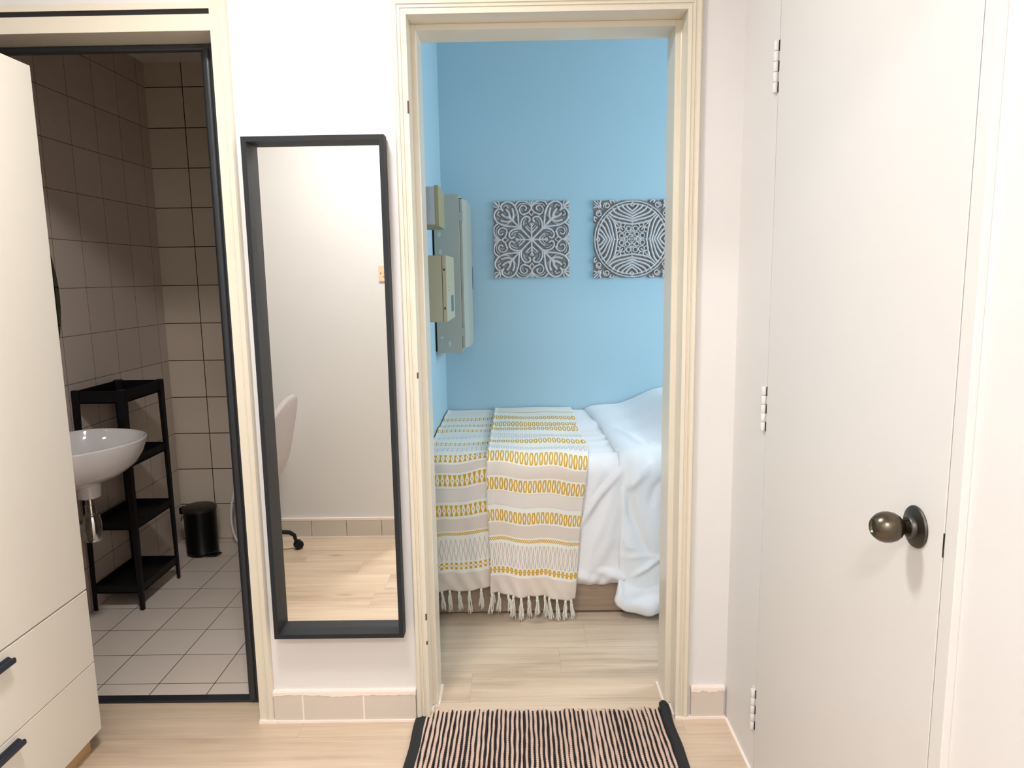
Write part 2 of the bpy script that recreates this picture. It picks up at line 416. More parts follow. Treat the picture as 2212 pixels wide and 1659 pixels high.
# ------------------------------------------------------------------ wardrobe
wd = thing('wardrobe', 'tall cream wardrobe with two lower drawers beside the bathroom doorway', 'wardrobe', (-1.62, -.53, 0))
WX, Y0, Y1 = -1.300, -.935, -.130
bobj('carcass', [(-1.93, WX-.020, Y0, Y1-.002, .060, 2.0)], M['ward'], wd, .001)
bobj('plinth', [(-1.91, WX-.030, Y0+.03, Y1-.015, 0, .060)], M['oak'], wd, .001, label='oak-coloured recessed plinth')
bobj('door', [(WX-.018, WX, Y0, Y1, .517, 2.0)], M['ward'], wd, .0015)
for z0, z1, hz in ((.2845, .512, .468), (.062, .2815, .244)):
    d = bobj('drawer', [(WX-.018, WX, Y0, Y1, z0, z1)], M['ward'], wd, .0015)
    bm = NB()
    prof = [(WX-.001, hz+.022), (WX+.004, hz+.024), (WX+.012, hz+.019), (WX+.020, hz+.0225), (WX+.0235, hz+.019), (WX+.0235, hz+.010), (WX+.020, hz+.006), (WX+.008, hz+.010), (WX-.001, hz+.010)]
    fs = prism(bm, prof, 'y', -.60, -.475)
    obj('handle', bm, M['handle'], d, .0008, label='dark blue-grey edge pull')

# ------------------------------------------------------------------ wall mirror
mr = thing('wall_mirror', 'tall narrow mirror in a deep dark grey frame hung between the doorways', 'mirror', (-.573, 0, .309))
mx0, mx1, mz0, mz1, md, mf = -.775, -.370, .309, 1.822, .055, .014
bm = NB()
def ring(d, y): return [bm.verts.new(p) for p in ((mx0+d, y, mz0+d), (mx1-d, y, mz0+d), (mx1-d, y, mz1-d), (mx0+d, y, mz1-d))]
R = [ring(.003, -.0005), ring(.0, -.012), ring(.0, -md), ring(mf, -md), ring(mf, -.007)]
for i in range(4):
    for k in range(4): bm.faces.new((R[i][k], R[i][(k+1) % 4], R[i+1][(k+1) % 4], R[i+1][k]))
obj('frame', bm, M['mframe'], mr)
bobj('glass', [(mx0+.004, mx1-.004, -.0085, -.004, mz0+.004, mz1-.004)], M['glass'], mr)

# ------------------------------------------------------------------ light switch (in the mirror)
sw = thing('light_switch', 'beige light switch plate on the white wall, seen in the mirror', 'light switch', (-.685, -1.70, 1.447))
bobj('plate', [(-.727, -.641, -1.70, -1.691, 1.404, 1.490)], M['switch'], sw, .003)
bobj('rocker', [(-.705, -.663, -1.693, -1.687, 1.430, 1.464)], M['switch'], sw, .002)
bm = NB()
for z in (1.4475,): lathe(bm, [(.0028, 0), (.0028, .0012)], (-.7165, -1.6915, z), 'y', 12)
obj('screw', bm, M['dark'], sw)

# ------------------------------------------------------------------ desk chair (in the mirror)
cx, cy = -1.405, -1.372
ch = thing('desk_chair', 'light grey upholstered desk chair on black castors, seen in the mirror', 'chair', (cx, cy, 0))
bm = NB(); lathe(bm, [(.03, .09), (.034, .13), (.026, .14), (.022, .36), (.05, .37)], (cx, cy, 0), 'z', 24); obj('column', bm, M['plastic'], ch, smooth=True)
for k in range(5):
    a = math.radians(-35+72*k); dx, dy = math.cos(a), math.sin(a)
    bm = NB(); P = [(0.02, .128), (.10, .122), (.18, .112), (.225, .100), (.248, .080), (.255, .050)]
    tube(bm, [(cx+dx*r, cy+dy*r, z) for r, z in P], [.013, .0125, .012, .0115, .011, .0095], 12)
    lg = obj('leg', bm, M['plastic'], ch, smooth=True)
    bm = NB(); px_, py_ = cx+dx*.268, cy+dy*.268
    for s in (-1, 1):
        c = Vector((px_-dy*.0*s, py_, .0245))
        ax = Vector((-dy, dx, 0))
        p0 = c+ax*.003*s; p1 = c+ax*.022*s
        tube(bm, [p0, p0+ax*.001*s, (p0+p1)/2, p1-ax*.002*s, p1], [.022, .0245, .0245, .021, .014], 20)
    tube(bm, [(cx+dx*.255, cy+dy*.255, .055), (px_, py_, .03)], .007, 8)
    obj('castor', bm, M['plastic'], lg, smooth=True)
# shell: back toward +x, seat toward -x
bm = NB(); NU, NV = 20, 26; g = []
path = []
for i in range(NU+1):
    t = i/NU                       # 0 = front of seat, 1 = top of back
    if t < .42: u = t/.42; path.append((-.235+.375*u, .445-.045*math.sin(u*PI*.6)))
    else:
        u = (t-.42)/.58; path.append((.14+.085*u+.05*math.sin(min(1, u*2.2)*PI*.5), .402+.455*u**1.2))
for i in range(NU+1):
    t = i/NU; x, z = path[i]
    wv = .235*(1-.15*max(0, t-.6)/.4)
    if t > .80: wv *= math.sqrt(max(.02, 1-((t-.80)/.203)**2))
    if t < .1: wv *= .75+.25*math.sqrt(1-((.1-t)/.1)**2)
    row = []
    for j in range(NV+1):
        s = -1+2*j/NV
        lift = abs(s)**2.4*(1-max(0, (t-.70)/.30))
        row.append(bm.verts.new((cx+x-(.085*lift if t > .42 else .02*lift), cy+s*wv, z+(.06*lift if t < .5 else .02*lift))))
    g.append(row)
for i in range(NU):
    for j in range(NV): bm.faces.new((g[i][j], g[i][j+1], g[i+1][j+1], g[i+1][j]))
so = obj('seat_shell', bm, M['chairfab'], ch, smooth='all')
md_ = so.modifiers.new('solid', 'SOLIDIFY'); md_.thickness = .03; md_.offset = 0
md_ = so.modifiers.new('sub', 'SUBSURF'); md_.levels = 1; md_.render_levels = 1

# ------------------------------------------------------------------ ceiling lamps (out of frame; the hall one is added as fill)
for (lx, ly, lb) in ((-.55, -.95, 'round white ceiling lamp of the room'), (-.10, -2.95, 'round white fill lamp added in the hall')):
    lp = thing('ceiling_light', lb, 'lamp', (lx, ly, ZC))
    bm = NB(); lathe(bm, [(.17, -.001), (.19, -.02), (.19, -.05), (.185, -.055)], (lx, ly, ZC), 'z', 40); obj('housing', bm, M['lampw'], lp, smooth=True)
    em = mat('lamp_diffuser', (255, 244, 226), .5); em.node_tree.nodes['Principled BSDF'].inputs['Emission Color'].default_value = (1, .93, .84, 1); em.node_tree.nodes['Principled BSDF'].inputs['Emission Strength'].default_value = 8
    bm = NB(); lathe(bm, [(.18, -.055), (.175, -.075), (.14, -.09), (.01, -.096)], (lx, ly, ZC), 'z', 40); obj('diffuser', bm, em, lp, smooth=True)

# ------------------------------------------------------------------ bathroom: shelf unit
SX0, SX1, SY0, SY1, SH = -1.872, -1.652, .800, 1.150, .975
sh = thing('shelf_unit', 'black plastic four-tier shelf unit standing on the bathroom tiles', 'shelf', (-1.762, .975, 0))
for (sx, ox) in ((SX0, 1), (SX1, -1)):
    for (sy, oy) in ((SY0, 1), (SY1, -1)):
        bm = NB()
        def sec(z, a, b): return [bm.verts.new(p) for p in ((sx, sy, z), (sx+ox*a, sy, z), (sx+ox*a, sy+oy*.006, z), (sx+ox*.006, sy+oy*b, z), (sx, sy+oy*b, z))]
        s = [sec(0, .017, .017), sec(.30, .022, .022), sec(.66, .026, .026), sec(SH-.006, .032, .032), sec(SH, .030, .030)]
        for i in range(4):
            for k in range(5): bm.faces.new((s[i][k], s[i][(k+1) % 5], s[i+1][(k+1) % 5], s[i+1][k]))
        bm.faces.new(s[0]); bm.faces.new(s[-1])
        obj('leg', bm, M['plastic'], sh, .0015)
e = .0035
for i, z in enumerate((.078, .365, .640, SH-.056)):
    b_ = [(SX0+e, SX1-e, SY0+e, SY1-e, z, z+.006)]
    hh = .052 if i == 3 else .036
    b_ += [(SX0+e, SX1-e, SY0+e, SY0+e+.005, z, z+hh), (SX0+e, SX1-e, SY1-e-.005, SY1-e, z, z+hh), (SX0+e, SX0+e+.005, SY0+e, SY1-e, z, z+hh), (SX1-e-.005, SX1-e, SY0+e, SY1-e, z, z+hh)]
    bobj('shelf_tray', b_, M['plastic'], sh, .001)

# ------------------------------------------------------------------ pedal bin
bx, by = -1.682, 1.47
pb = thing('pedal_bin', 'small black pedal bin beside the shelf unit on the bathroom floor', 'bin', (bx, by, 0))
bm = NB(); lathe(bm, [(.074, 0), (.078, .004), (.079, .02), (.0775, .022), (.0815, .235), (.083, .240)], (bx, by, 0), 'z', 48); obj('body', bm, M['bin'], pb, smooth=True)
bm = NB(); lathe(bm, [(.0845, .238), (.0855, .243), (.0845, .252), (.074, .259), (.045, .264), (.004, .266)], (bx, by, 0), 'z', 48); obj('lid', bm, M['binlid'], pb, smooth=True)
bobj('hinge_block', [(bx-.100, bx-.078, by-.02, by+.02, .218, .252)], M['bin'], pb, .003)
bm = NB(); tube(bm, [(bx-.080, by-.03, .222) if k == 0 else (bx-.082-.012*math.sin(k/8*PI), by-.03+.004*k, .225-.045*math.sin(k/8*PI)) for k in range(9)], .0016, 6); obj('carry_wire', bm, M['bin'], pb, smooth=True)
bm = NB(); prism(bm, [(bx+.050, by-.082), (bx+.10, by-.075), (bx+.115, by-.035), (bx+.070, by-.03)], 'z', .010, .017)
tube(bm, [(bx+.06, by-.08, .026), (bx+.12, by-.06, .033)], .003, 8)
obj('pedal', bm, M['bin'], pb, .001)

# ------------------------------------------------------------------ basin
bs = thing('wash_basin', 'white ceramic wall-hung basin in the bathroom', 'basin', (-1.70, .48, .66))
bcx, bcy, zr = -1.715, .478, .823
def rim(th, k=1.0, dz=0., sh_=0.):
    c, s = math.cos(th), math.sin(th)
    a = .268 if c > 0 else .160
    ex = .95
    x = bcx+sh_+a*k*math.copysign(abs(c)**ex, c); y = bcy+.27*k*math.copysign(abs(s)**(.9 if c < 0 else 1.12), s)
    # nose pulled slightly away from the viewer
    y += .045*k*max(0, c)**2
    return (max(x, -1.879), y, zr+dz)
bm = NB(); n = 72; rings = []
outer = [(.16, -.174, .0), (.30, -.170, .0), (.52, -.152, .0), (.70, -.128, .0), (.85, -.094, 0), (.945, -.052, 0), (.985, -.018, 0), (.998, -.004, 0), (1.0, 0, 0), (.992, .003, 0), (.972, .003, 0), (.955, -.004, 0), (.93, -.022, 0), (.84, -.062, 0), (.68, -.098, 0), (.45, -.118, 0), (.15, -.125, 0)]
for k, dz, s_ in outer: rings.append([bm.verts.new(rim(2*PI*i/n, k, dz, s_)) for i in range(n)])
for i in range(len(rings)-1):
    for k in range(n): bm.faces.new((rings[i][k], rings[i][(k+1) % n], rings[i+1][(k+1) % n], rings[i+1][k]))
bm.faces.new(rings[0][::-1]); bm.faces.new(rings[-1])
obj('bowl', bm, M['cer'], bs, smooth='all')
tx, ty = -1.640, .478
bm = NB(); lathe(bm, [(.036, .612), (.041, .616), (.043, .662), (.047, .675)], (tx, ty, 0), 'z', 36); obj('drain_collar', bm, M['cer'], bs, smooth=True)
tp = thing('bottle_trap', 'chrome bottle trap under the white basin', 'pipe', (tx, ty, .44))
bm = NB(); lathe(bm, [(.016, .612), (.016, .585), (.019, .584), (.019, .552), (.021, .55), (.021, .545), (.026, .543), (.030, .535), (.0345, .505), (.034, .495), (.032, .452), (.027, .442), (.01, .438)], (tx, ty, 0), 'z', 36); obj('trap_body', bm, M['chrome'], tp, smooth=True)
bm = NB(); tube(bm, [(tx, ty, .515), (tx-.10, ty, .515), (-1.879, ty, .515)], .016, 20); obj('waste_pipe', bm, M['chrome'], tp, smooth=True)
# round bathroom mirror on the side wall
bm = NB(); N_ = 64
rm = thing('round_mirror', 'round frameless mirror on the tiled wall above the basin', 'mirror', (-1.875, .35, 1.365))
prism(bm, [(.35+.447*math.cos(2*PI*k/N_), 1.365+.46*math.sin(2*PI*k/N_)) for k in range(N_)], 'x', -1.880, -1.872)
obj('glass', bm, mat('tinted_mirror', (150, 160, 150), .03, 1), rm)
# bidet sprayer hose
hs = thing('hose', 'thin white hose hanging behind the black bathroom door frame', 'hose', (-1.46, 1.60, .3))
bm = NB()
H = [(1.455, 1.655, .55), (1.475, 1.64, .46), (1.515, 1.60, .37), (1.537, 1.57, .29), (1.549, 1.55, .21), (1.552, 1.55, .14), (1.543, 1.55, .07), (1.518, 1.55, .025), (1.47, 1.55, .011), (1.40, 1.56, .010), (1.33, 1.60, .03), (1.30, 1.66, .10)]
pts = []
for i in range(len(H)-1):
    p = [Vector((-h[0], h[1], h[2])) for h in (H[max(i-1, 0)], H[i], H[i+1], H[min(i+2, len(H)-1)])]
    for t in (0, .25, .5, .75):
        pts.append(.5*((2*p[1])+(p[2]-p[0])*t+(2*p[0]-5*p[1]+4*p[2]-p[3])*t*t+(3*p[1]-p[0]-3*p[2]+p[3])*t**3))
tube(bm, pts, .0062, 12); obj('hose_line', bm, M['hose'], hs, smooth=True)
for fx_, fz_ in ((-1.455, .56), (-1.30, .10)):
    bm = NB(); lathe(bm, [(.014, 1.65), (.018, 1.68)], (fx_, 0, fz_), 'y', 16); obj('wall_fitting', bm, M['chrome'], hs)

# ------------------------------------------------------------------ electrical boxes on the blue wall
XW = -.395
eb = thing('electrical_cabinet', 'tall narrow beige electrical cabinet on the blue wall, largest of three boxes', 'electrical box', (XW, 1.46, 1.06))
bobj('wall_gap_shade', [(XW, XW+.009, 1.287, 1.65, 1.068, 1.797)], M['dark'], eb)  # dark strip painted in for the shaded gap between cabinet and wall
bobj('body', [(XW+.009, -.266, 1.28, 1.655, 1.062, 1.803)], M['elec'], eb, .002)
bm = NB()
prism(bm, [(-.266, 1.290), (-.252, 1.290), (-.236, 1.345), (-.231, 1.600), (-.240, 1.648), (-.266, 1.648)], 'z', 1.083, 1.782)
obj('door', bm, M['elec'], eb, .0015)
bobj('door_seam', [(-.2675, -.2645, 1.287, 1.289, 1.08, 1.785), (-.266, -.252, 1.287, 1.290, 1.782, 1.785)], M['dark'], eb)
for z in (1.68, 1.14): bobj('hinge', [(-.2675, -.250, 1.2795, 1.2845, z, z+.04)], M['elec'], eb, .001)
bobj('door_handle', [(-.2325, -.2285, 1.60, 1.625, 1.36, 1.47)], M['label'], eb, .001, label='dark blue slot handle')
splm = mat('pale_blue_splash', (178, 194, 196), .5)
for (x, z, s, q) in ((-.362, 1.62, .008, 1.6), (-.358, 1.54, .008, 1.5), (-.362, 1.135, .009, .7), (-.325, 1.105, .007, 2.0)):
    bm = NB(); prism(bm, [(x+s*math.cos(a)*(1+.12*math.sin(a*5)), z+s*q*math.sin(a)) for a in [2*PI*k/18 for k in range(18)]], 'y', 1.2788, 1.281)
    obj('paint_splash', bm, splm, eb, label='pale paint dab')
mb = thing('meter_box', 'short cream metal box with label on the blue wall, lowest and nearest of three', 'electrical box', (XW, .755, 1.25))
bobj('body', [(XW+.001, -.283, .587, .925, 1.252, 1.503)], M['elec2'], mb, .002)
bobj('lid', [(-.2815, -.266, .587, .925, 1.252, 1.503)], M['elec2'], mb, .002)
bobj('seam', [(-.284, -.281, .589, .923, 1.254, 1.501)], M['dark'], mb)
bobj('lock', [(-.277, -.272, .584, .588, 1.445, 1.453)], M['dark'], mb)
bm = NB(); lathe(bm, [(.007, 0), (.006, .004)], (-.266, .65, 1.375), 'x', 20); obj('round_lock', bm, M['chrome'], mb)
bobj('rating_label', [(-.2662, -.2652, .76, .86, 1.283, 1.348)], M['label'], mb, label='blue grey label')
bobj('lock', [(-.277, -.272, .584, .588, 1.300, 1.308)], M['dark'], mb)
jb = thing('junction_box', 'small aluminium junction box with olive lid on the blue wall, topmost of three', 'electrical box', (XW, .495, 1.6))
bobj('body', [(XW+.001, -.281, .402, .59, 1.602, 1.732)], M['alu'], jb, .001)
bobj('lid', [(-.281, -.268, .398, .594, 1.598, 1.736)], M['olive'], jb, .0015)
bobj('bottom_edge', [(XW+.001, -.281, .400, .592, 1.597, 1.602)], M['olive'], jb)
bm = NB()
ri = [[bm.verts.new((-.338+r_*math.cos(2*PI*k/28), y_, 1.676+r_*math.sin(2*PI*k/28))) for k in range(28)] for r_, y_ in ((.0105, .4021), (.0105, .4010), (.0118, .4010), (.0118, .4021))]
for i in range(3):
    for k in range(28): bm.faces.new((ri[i][k], ri[i][(k+1) % 28], ri[i+1][(k+1) % 28], ri[i+1][k]))
obj('knockout_ring', bm, M['dark'], jb)

# ------------------------------------------------------------------ carved panels
def poly_dist(P, pts):
    d = np.full(P.shape[0], 9.)
    for a, b in zip(pts[:-1], pts[1:]):
        a = np.array(a); b = np.array(b); ab = b-a
        t = np.clip(((P-a)@ab)/max(ab@ab, 1e-9), 0, 1)
        d = np.minimum(d, np.hypot(*(P-(a+t[:, None]*ab)).T))
    return d
def spline(pts, n=8):
    out = []; p = [np.array(q, float) for q in pts]; p = [2*p[0]-p[1]]+p+[2*p[-1]-p[-2]]
    for i in range(1, len(p)-2):
        for t in np.linspace(0, 1, n, endpoint=False):
            out.append(.5*((2*p[i])+(p[i+1]-p[i-1])*t+(2*p[i-1]-5*p[i]+4*p[i+1]-p[i+2])*t*t+(3*p[i]-p[i-1]-3*p[i+1]+p[i+2])*t**3))
    out.append(p[-2]); return out
def spiral(c, r0_, r1, a0, a1, n=26):
    return [(c[0]+(r0_+(r1-r0_)*k/n)*math.cos(a0+(a1-a0)*k/n), c[1]+(r0_+(r1-r0_)*k/n)*math.sin(a0+(a1-a0)*k/n)) for k in range(n+1)]
SA = [  # (stroke, half width, height) in the wedge x >= y >= 0
    (spline([(0, 0), (.33, .33)]), .035, 1), (spline([(.33, .33), (.58, .56), (.62, .60)]), .03, .9),
    (spline([(.33, .33), (.50, .345), (.72, .37), (.90, .46), (.985, .60), (.96, .72), (.88, .80), (.80, .79), (.76, .76)]), .034, 1),
    (spline([(.52, .50), (.66, .47), (.80, .50)]), .04, .85), (spline([(.56, .555), (.70, .60), (.78, .66)]), .04, .85),
    (spline([(.52, .50), (.66, .405), (.78, .42)]), .02, .6), (spline([(.84, .62), (.90, .66), (.86, .74)]), .028, .7),
    (spline([(.86, .86), (1.0, 1.0)]), .035, 1), (spline([(.87, .84), (.98, .86), (1.0, .90)]), .028, .9), (spline([(.90, .88), (1.0, .95)]), .018, .8),
    (spiral((.795, .19), .035, .155, PI*1.2, PI*3.0), .026, 1), (spline([(.655, .22), (.70, .09), (.80, .0)]), .03, 1),
    (spline([(.82, .0), (.93, .05), (1.0, .20), (.985, .34), (.90, .42)]), .03, 1), (spline([(.87, .02), (.93, .14), (.93, .28), (.86, .36)]), .022, .8),
    (spline([(.92, 0), (1.0, .055)]), .022, .9), (spline([(.9, 0), (1.0, 0)]), .024, 1),
    (spline([(0, 0), (.40, 0)]), .03, 1), (spline([(.18, 0), (.27, .10), (.33, .15)]), .03, .9), (spline([(.26, 0), (.31, .06), (.36, .11)]), .022, .8), (spline([(.33, 0), (.40, .045), (.42, 0)]), .02, .9),
    (spline([(.30, .28), (.40, .285), (.52, .25), (.59, .17), (.585, .08), (.53, .04), (.47, .07)]), .034, 1), (spline([(.38, .22), (.48, .20), (.54, .14)]), .022, .8),
    (spline([(.62, .0), (.70, .06)]), .025, .8)]
fan = []
for lf in ([(.46, 0), (.50, .16), (.54, .34), (.60, .50), (.68, .60)], [(.52, 0), (.57, .14), (.62, .30), (.69, .44), (.77, .50)], [(.58, 0), (.64, .12), (.70, .25), (.77, .35), (.83, .38)], [(.65, 0), (.71, .10), (.77, .19), (.83, .25), (.87, .26)], [(.72, 0), (.77, .07), (.83, .13), (.88, .15)]):
    fan.append((spline(lf), .031, 1))
SB = fan+[(spline([(.84, 0), (.88, .05), (.93, .0)]), .022, 1), (spline([(.0, 0), (.46, 0)]), .018, .8),
    (spline([(.38, .0), (.405, .16), (.43, .32), (.49, .48), (.62, .63)]), .03, 1),
    ([(.97*math.cos(a), .97*math.sin(a)) for a in np.linspace(0, PI/4, 20)], .022, 1),
    ([(.90*math.cos(a), .90*math.sin(a)) for a in np.linspace(0, PI/4, 20)], .026, .9),
    ([(.07*math.cos(a), .07*math.sin(a)) for a in np.linspace(0, PI/4, 6)], .018, 1),
    (spiral((.155, .0), .055, .055, 0, 2*PI), .022, .9), (spiral((.125, .125), .055, .055, 0, 2*PI), .022, .9),
    (spiral((.27, .09), .06, .06, 0, 2*PI), .022, .9), (spiral((.25, .25), .075, .075, 0, 2*PI), .022, .8),
    (spline([(.25, .25), (.33, .34), (.42, .42), (.44, .47)]), .026, .9), (spline([(.33, .30), (.42, .30), (.46, .36)]), .024, .9), (spline([(.31, .22), (.38, .18), (.43, .22)]), .022, .9),
    (spiral((.86, .66), .03, .085, 0, 2.6*PI), .022, 1), (spline([(.78, .80), (.88, .84), (1.0, .82)]), .026, 1), (spline([(.84, .86), (.92, .92), (1.0, 1.0)]), .026, 1), (spline([(.86, .80), (.94, .87), (1.0, .92)]), .02, .9),
    (spline([(.93, .55), (.985, .58), (.985, .50), (.95, .47)]), .024, 1)]
def carved(name, cxp, czp, half, S, kind, label, m):
    N = 230; g = np.linspace(-1.0, 1.0, N); X, Z = np.meshgrid(g, g); X = X.ravel(); Z = Z.ravel()
    ax, az = np.abs(X), np.abs(Z); P = np.stack([np.maximum(ax, az), np.minimum(ax, az)], 1)
    h = np.zeros(len(X)); dmin = np.full(len(X), 9.)
    for pts, wd_, hh in S:
        wd_ = wd_*(.85 if kind == 'A' else .95)
        d = poly_dist(P, pts); dmin = np.minimum(dmin, d-wd_)
        h = np.maximum(h, hh*np.clip(1-(d/(wd_*1.15))**2, 0, 1)**.7)
    rad = np.hypot(X, Z)
    if kind == 'A': solid = (dmin < .030) | (rad < .16)
    else: solid = (rad < .93) | (dmin < .034) | ((P[:, 1] > .62) & (P[:, 0] < .995))
    solid &= dmin < 9
    depth = .004+.011*h
    v = np.stack([cxp+X*half, 1.7495-depth, czp+Z*half], 1)
    idx = np.arange(N*N).reshape(N, N); s2 = solid.reshape(N, N)
    keep = s2[:-1, :-1] & s2[1:, :-1] & s2[:-1, 1:] & s2[1:, 1:]
    q = np.stack([idx[:-1, :-1][keep], idx[:-1, 1:][keep], idx[1:, 1:][keep], idx[1:, :-1][keep]], 1)
    used = np.unique(q); remap = -np.ones(N*N, int); remap[used] = np.arange(len(used))
    me = bpy.data.meshes.new(name); me.from_pydata((v[used]-np.array([cxp, 1.75, czp])).tolist(), [], remap[q].tolist())
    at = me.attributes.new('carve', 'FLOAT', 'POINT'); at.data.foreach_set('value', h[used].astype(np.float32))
    me.materials.append(m); me.update()
    o = bpy.data.objects.new(name, me); C.objects.link(o); o.location = (cxp, 1.75, czp)
    # sides: thickness back to the wall
    md = o.modifiers.new('solid', 'SOLIDIFY'); md.thickness = .0035; md.offset = -1
    for p in me.polygons: p.use_smooth = True
    tag(o, label, 'wall art')
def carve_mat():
    m = mat('carved_wood_by_depth', (130, 130, 135), .7); nt = m.node_tree  # base colour runs from brown-grey in recesses to pale on ridges
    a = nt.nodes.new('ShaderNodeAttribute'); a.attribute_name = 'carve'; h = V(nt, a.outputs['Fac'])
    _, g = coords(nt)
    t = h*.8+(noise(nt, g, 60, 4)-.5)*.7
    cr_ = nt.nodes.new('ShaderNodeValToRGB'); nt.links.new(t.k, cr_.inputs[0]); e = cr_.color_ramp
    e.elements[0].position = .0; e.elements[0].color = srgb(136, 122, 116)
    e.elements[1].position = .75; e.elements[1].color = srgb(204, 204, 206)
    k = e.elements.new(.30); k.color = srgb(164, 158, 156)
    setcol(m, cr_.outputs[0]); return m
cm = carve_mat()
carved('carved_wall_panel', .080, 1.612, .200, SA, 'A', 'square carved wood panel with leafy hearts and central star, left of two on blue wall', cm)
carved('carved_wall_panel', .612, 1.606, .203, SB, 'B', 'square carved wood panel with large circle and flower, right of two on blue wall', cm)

# ------------------------------------------------------------------ bed
bd = thing('bed', 'single bed on a wood-look base against the blue wall', 'bed', (.6, 1.23, 0))
bobj('base', [(XW+.004, 1.65, .725, 1.745, 0.012, .15)], M['bedwood'], bd, .002, label='wood-look base panel')
bobj('plinth', [(XW+.01, 1.64, .76, 1.745, 0, .012)], M['dark'], bd)  # dark fill painted in for the shadow below the bed base
bobj('mattress', [(XW+.004, 1.65, .735, 1.745, .15, .655)], M['sheet'], bd, .05)
YB, ZT, YF, RR = 1.742, .68, .712, .07
L1 = YB-(YF+RR); L2 = RR*PI/2
def prof(s, off=0):
    if s < L1: return (YB-s, ZT+off), (0, 1)
    if s < L1+L2:
        a = (s-L1)/RR; return (YF+RR-(RR+off)*math.sin(a), ZT-RR+(RR+off)*math.cos(a)), (-math.sin(a), math.cos(a))
    return (YF-off, ZT-RR-(s-L1-L2)), (-1, 0)
def ridge(x, z, pts, wd_, amp, sharp=1.0):
    """fold running along a polyline in the (x, z) plane of the bed side"""
    best = 9; bt = 0; tot_ = len(pts)-1
    for i, (a, b) in enumerate(zip(pts[:-1], pts[1:])):
        abx, abz = b[0]-a[0], b[1]-a[1]; L = abx*abx+abz*abz
        t = max(0, min(1, ((x-a[0])*abx+(z-a[1])*abz)/L)); dx, dz = x-a[0]-t*abx, z-a[1]-t*abz
        d = math.hypot(dx, dz)
        if d < abs(best): best = d*(1 if abx*dz-abz*dx > 0 else -1); bt = (i+t)/tot_
    fade = math.sin(PI*min(1, max(0, .08+bt*.9)))**.6
    q = best/wd_
    return amp*fade*math.exp(-q*q)*(1 if sharp == 1 else (1+.9*math.tanh(q*3)))
def wob(x, z, k): return math.sin(x*k+z*k*.7)*math.sin(z*k*1.3-x*k*.4+1.7)
def grid_mesh(nx, ns, fn):
    bm = NB(); uvl = bm.loops.layers.uv.new('UVMap'); G = []
    for i in range(ns+1):
        G.append([fn(j/nx, i/ns) for j in range(nx+1)])
    Vv = [[bm.verts.new(p[0]) for p in row] for row in G]
    for i in range(ns):
        for j in range(nx):
            f = bm.faces.new((Vv[i][j], Vv[i][j+1], Vv[i+1][j+1], Vv[i+1][j]))
            for lp, (ii, jj) in zip(f.loops, ((i, j), (i, j+1), (i+1, j+1), (i+1, j))): lp[uvl].uv = G[ii][jj][1]
    return bm
# white sheet (under throw, visible between throw and duvet)
def f_sheet(u, v):
    x = XW+.004+u*(.86); zb = .135-.004*math.sin(x*25)+.008*math.exp(-((x-.42)/.03)**2)
    Ls = L1+L2+(ZT-RR-zb); s = v*Ls
    (y, z), n = prof(s, .006)
    d = .0015*wob(x, s, 14)
    act = max(0, min(1, (x-.20)/.08))
    if s > L1:
        k = act*min(1, (s-L1)/.10)
        d += k*(ridge(x, z, [(.405, .63), (.31, .52), (.235, .40), (.20, .33)], .016, .016, 2)+ridge(x, z, [(.405, .60), (.34, .40), (.26, .22), (.22, .16)], .028, .014)
                +ridge(x, z, [(.41, .50), (.36, .33), (.27, .19)], .020, .010)+ridge(x, z, [(.40, .36), (.33, .24), (.25, .15)], .018, .007)
                +ridge(x, z, [(.36, .66), (.30, .56), (.24, .45)], .014, .007))
        lo = max(0, 1-(z-.13)/.085)
        d += act*(.022*math.sin(lo*PI)*(.6+.4*math.sin(x*40+z*60))+.006*lo*math.sin(x*105-z*70))
        d -= .02*lo**3
    else:
        d += act*(.003*math.sin(s*55+x*6)*math.exp(-((s-.75)/.18)**2)+.004*wob(x, s, 8))
    return ((x, y+n[0]*d, z+n[1]*d), (u, v))
bs_ = grid_mesh(110, 190, f_sheet)
so = obj('bed_sheet', bs_, M['sheet'], None, smooth='all'); tag(so, 'white sheet hanging over the bed side between the throw and the duvet', 'sheet')
md = so.modifiers.new('solid', 'SOLIDIFY'); md.thickness = .003; md.offset = 1
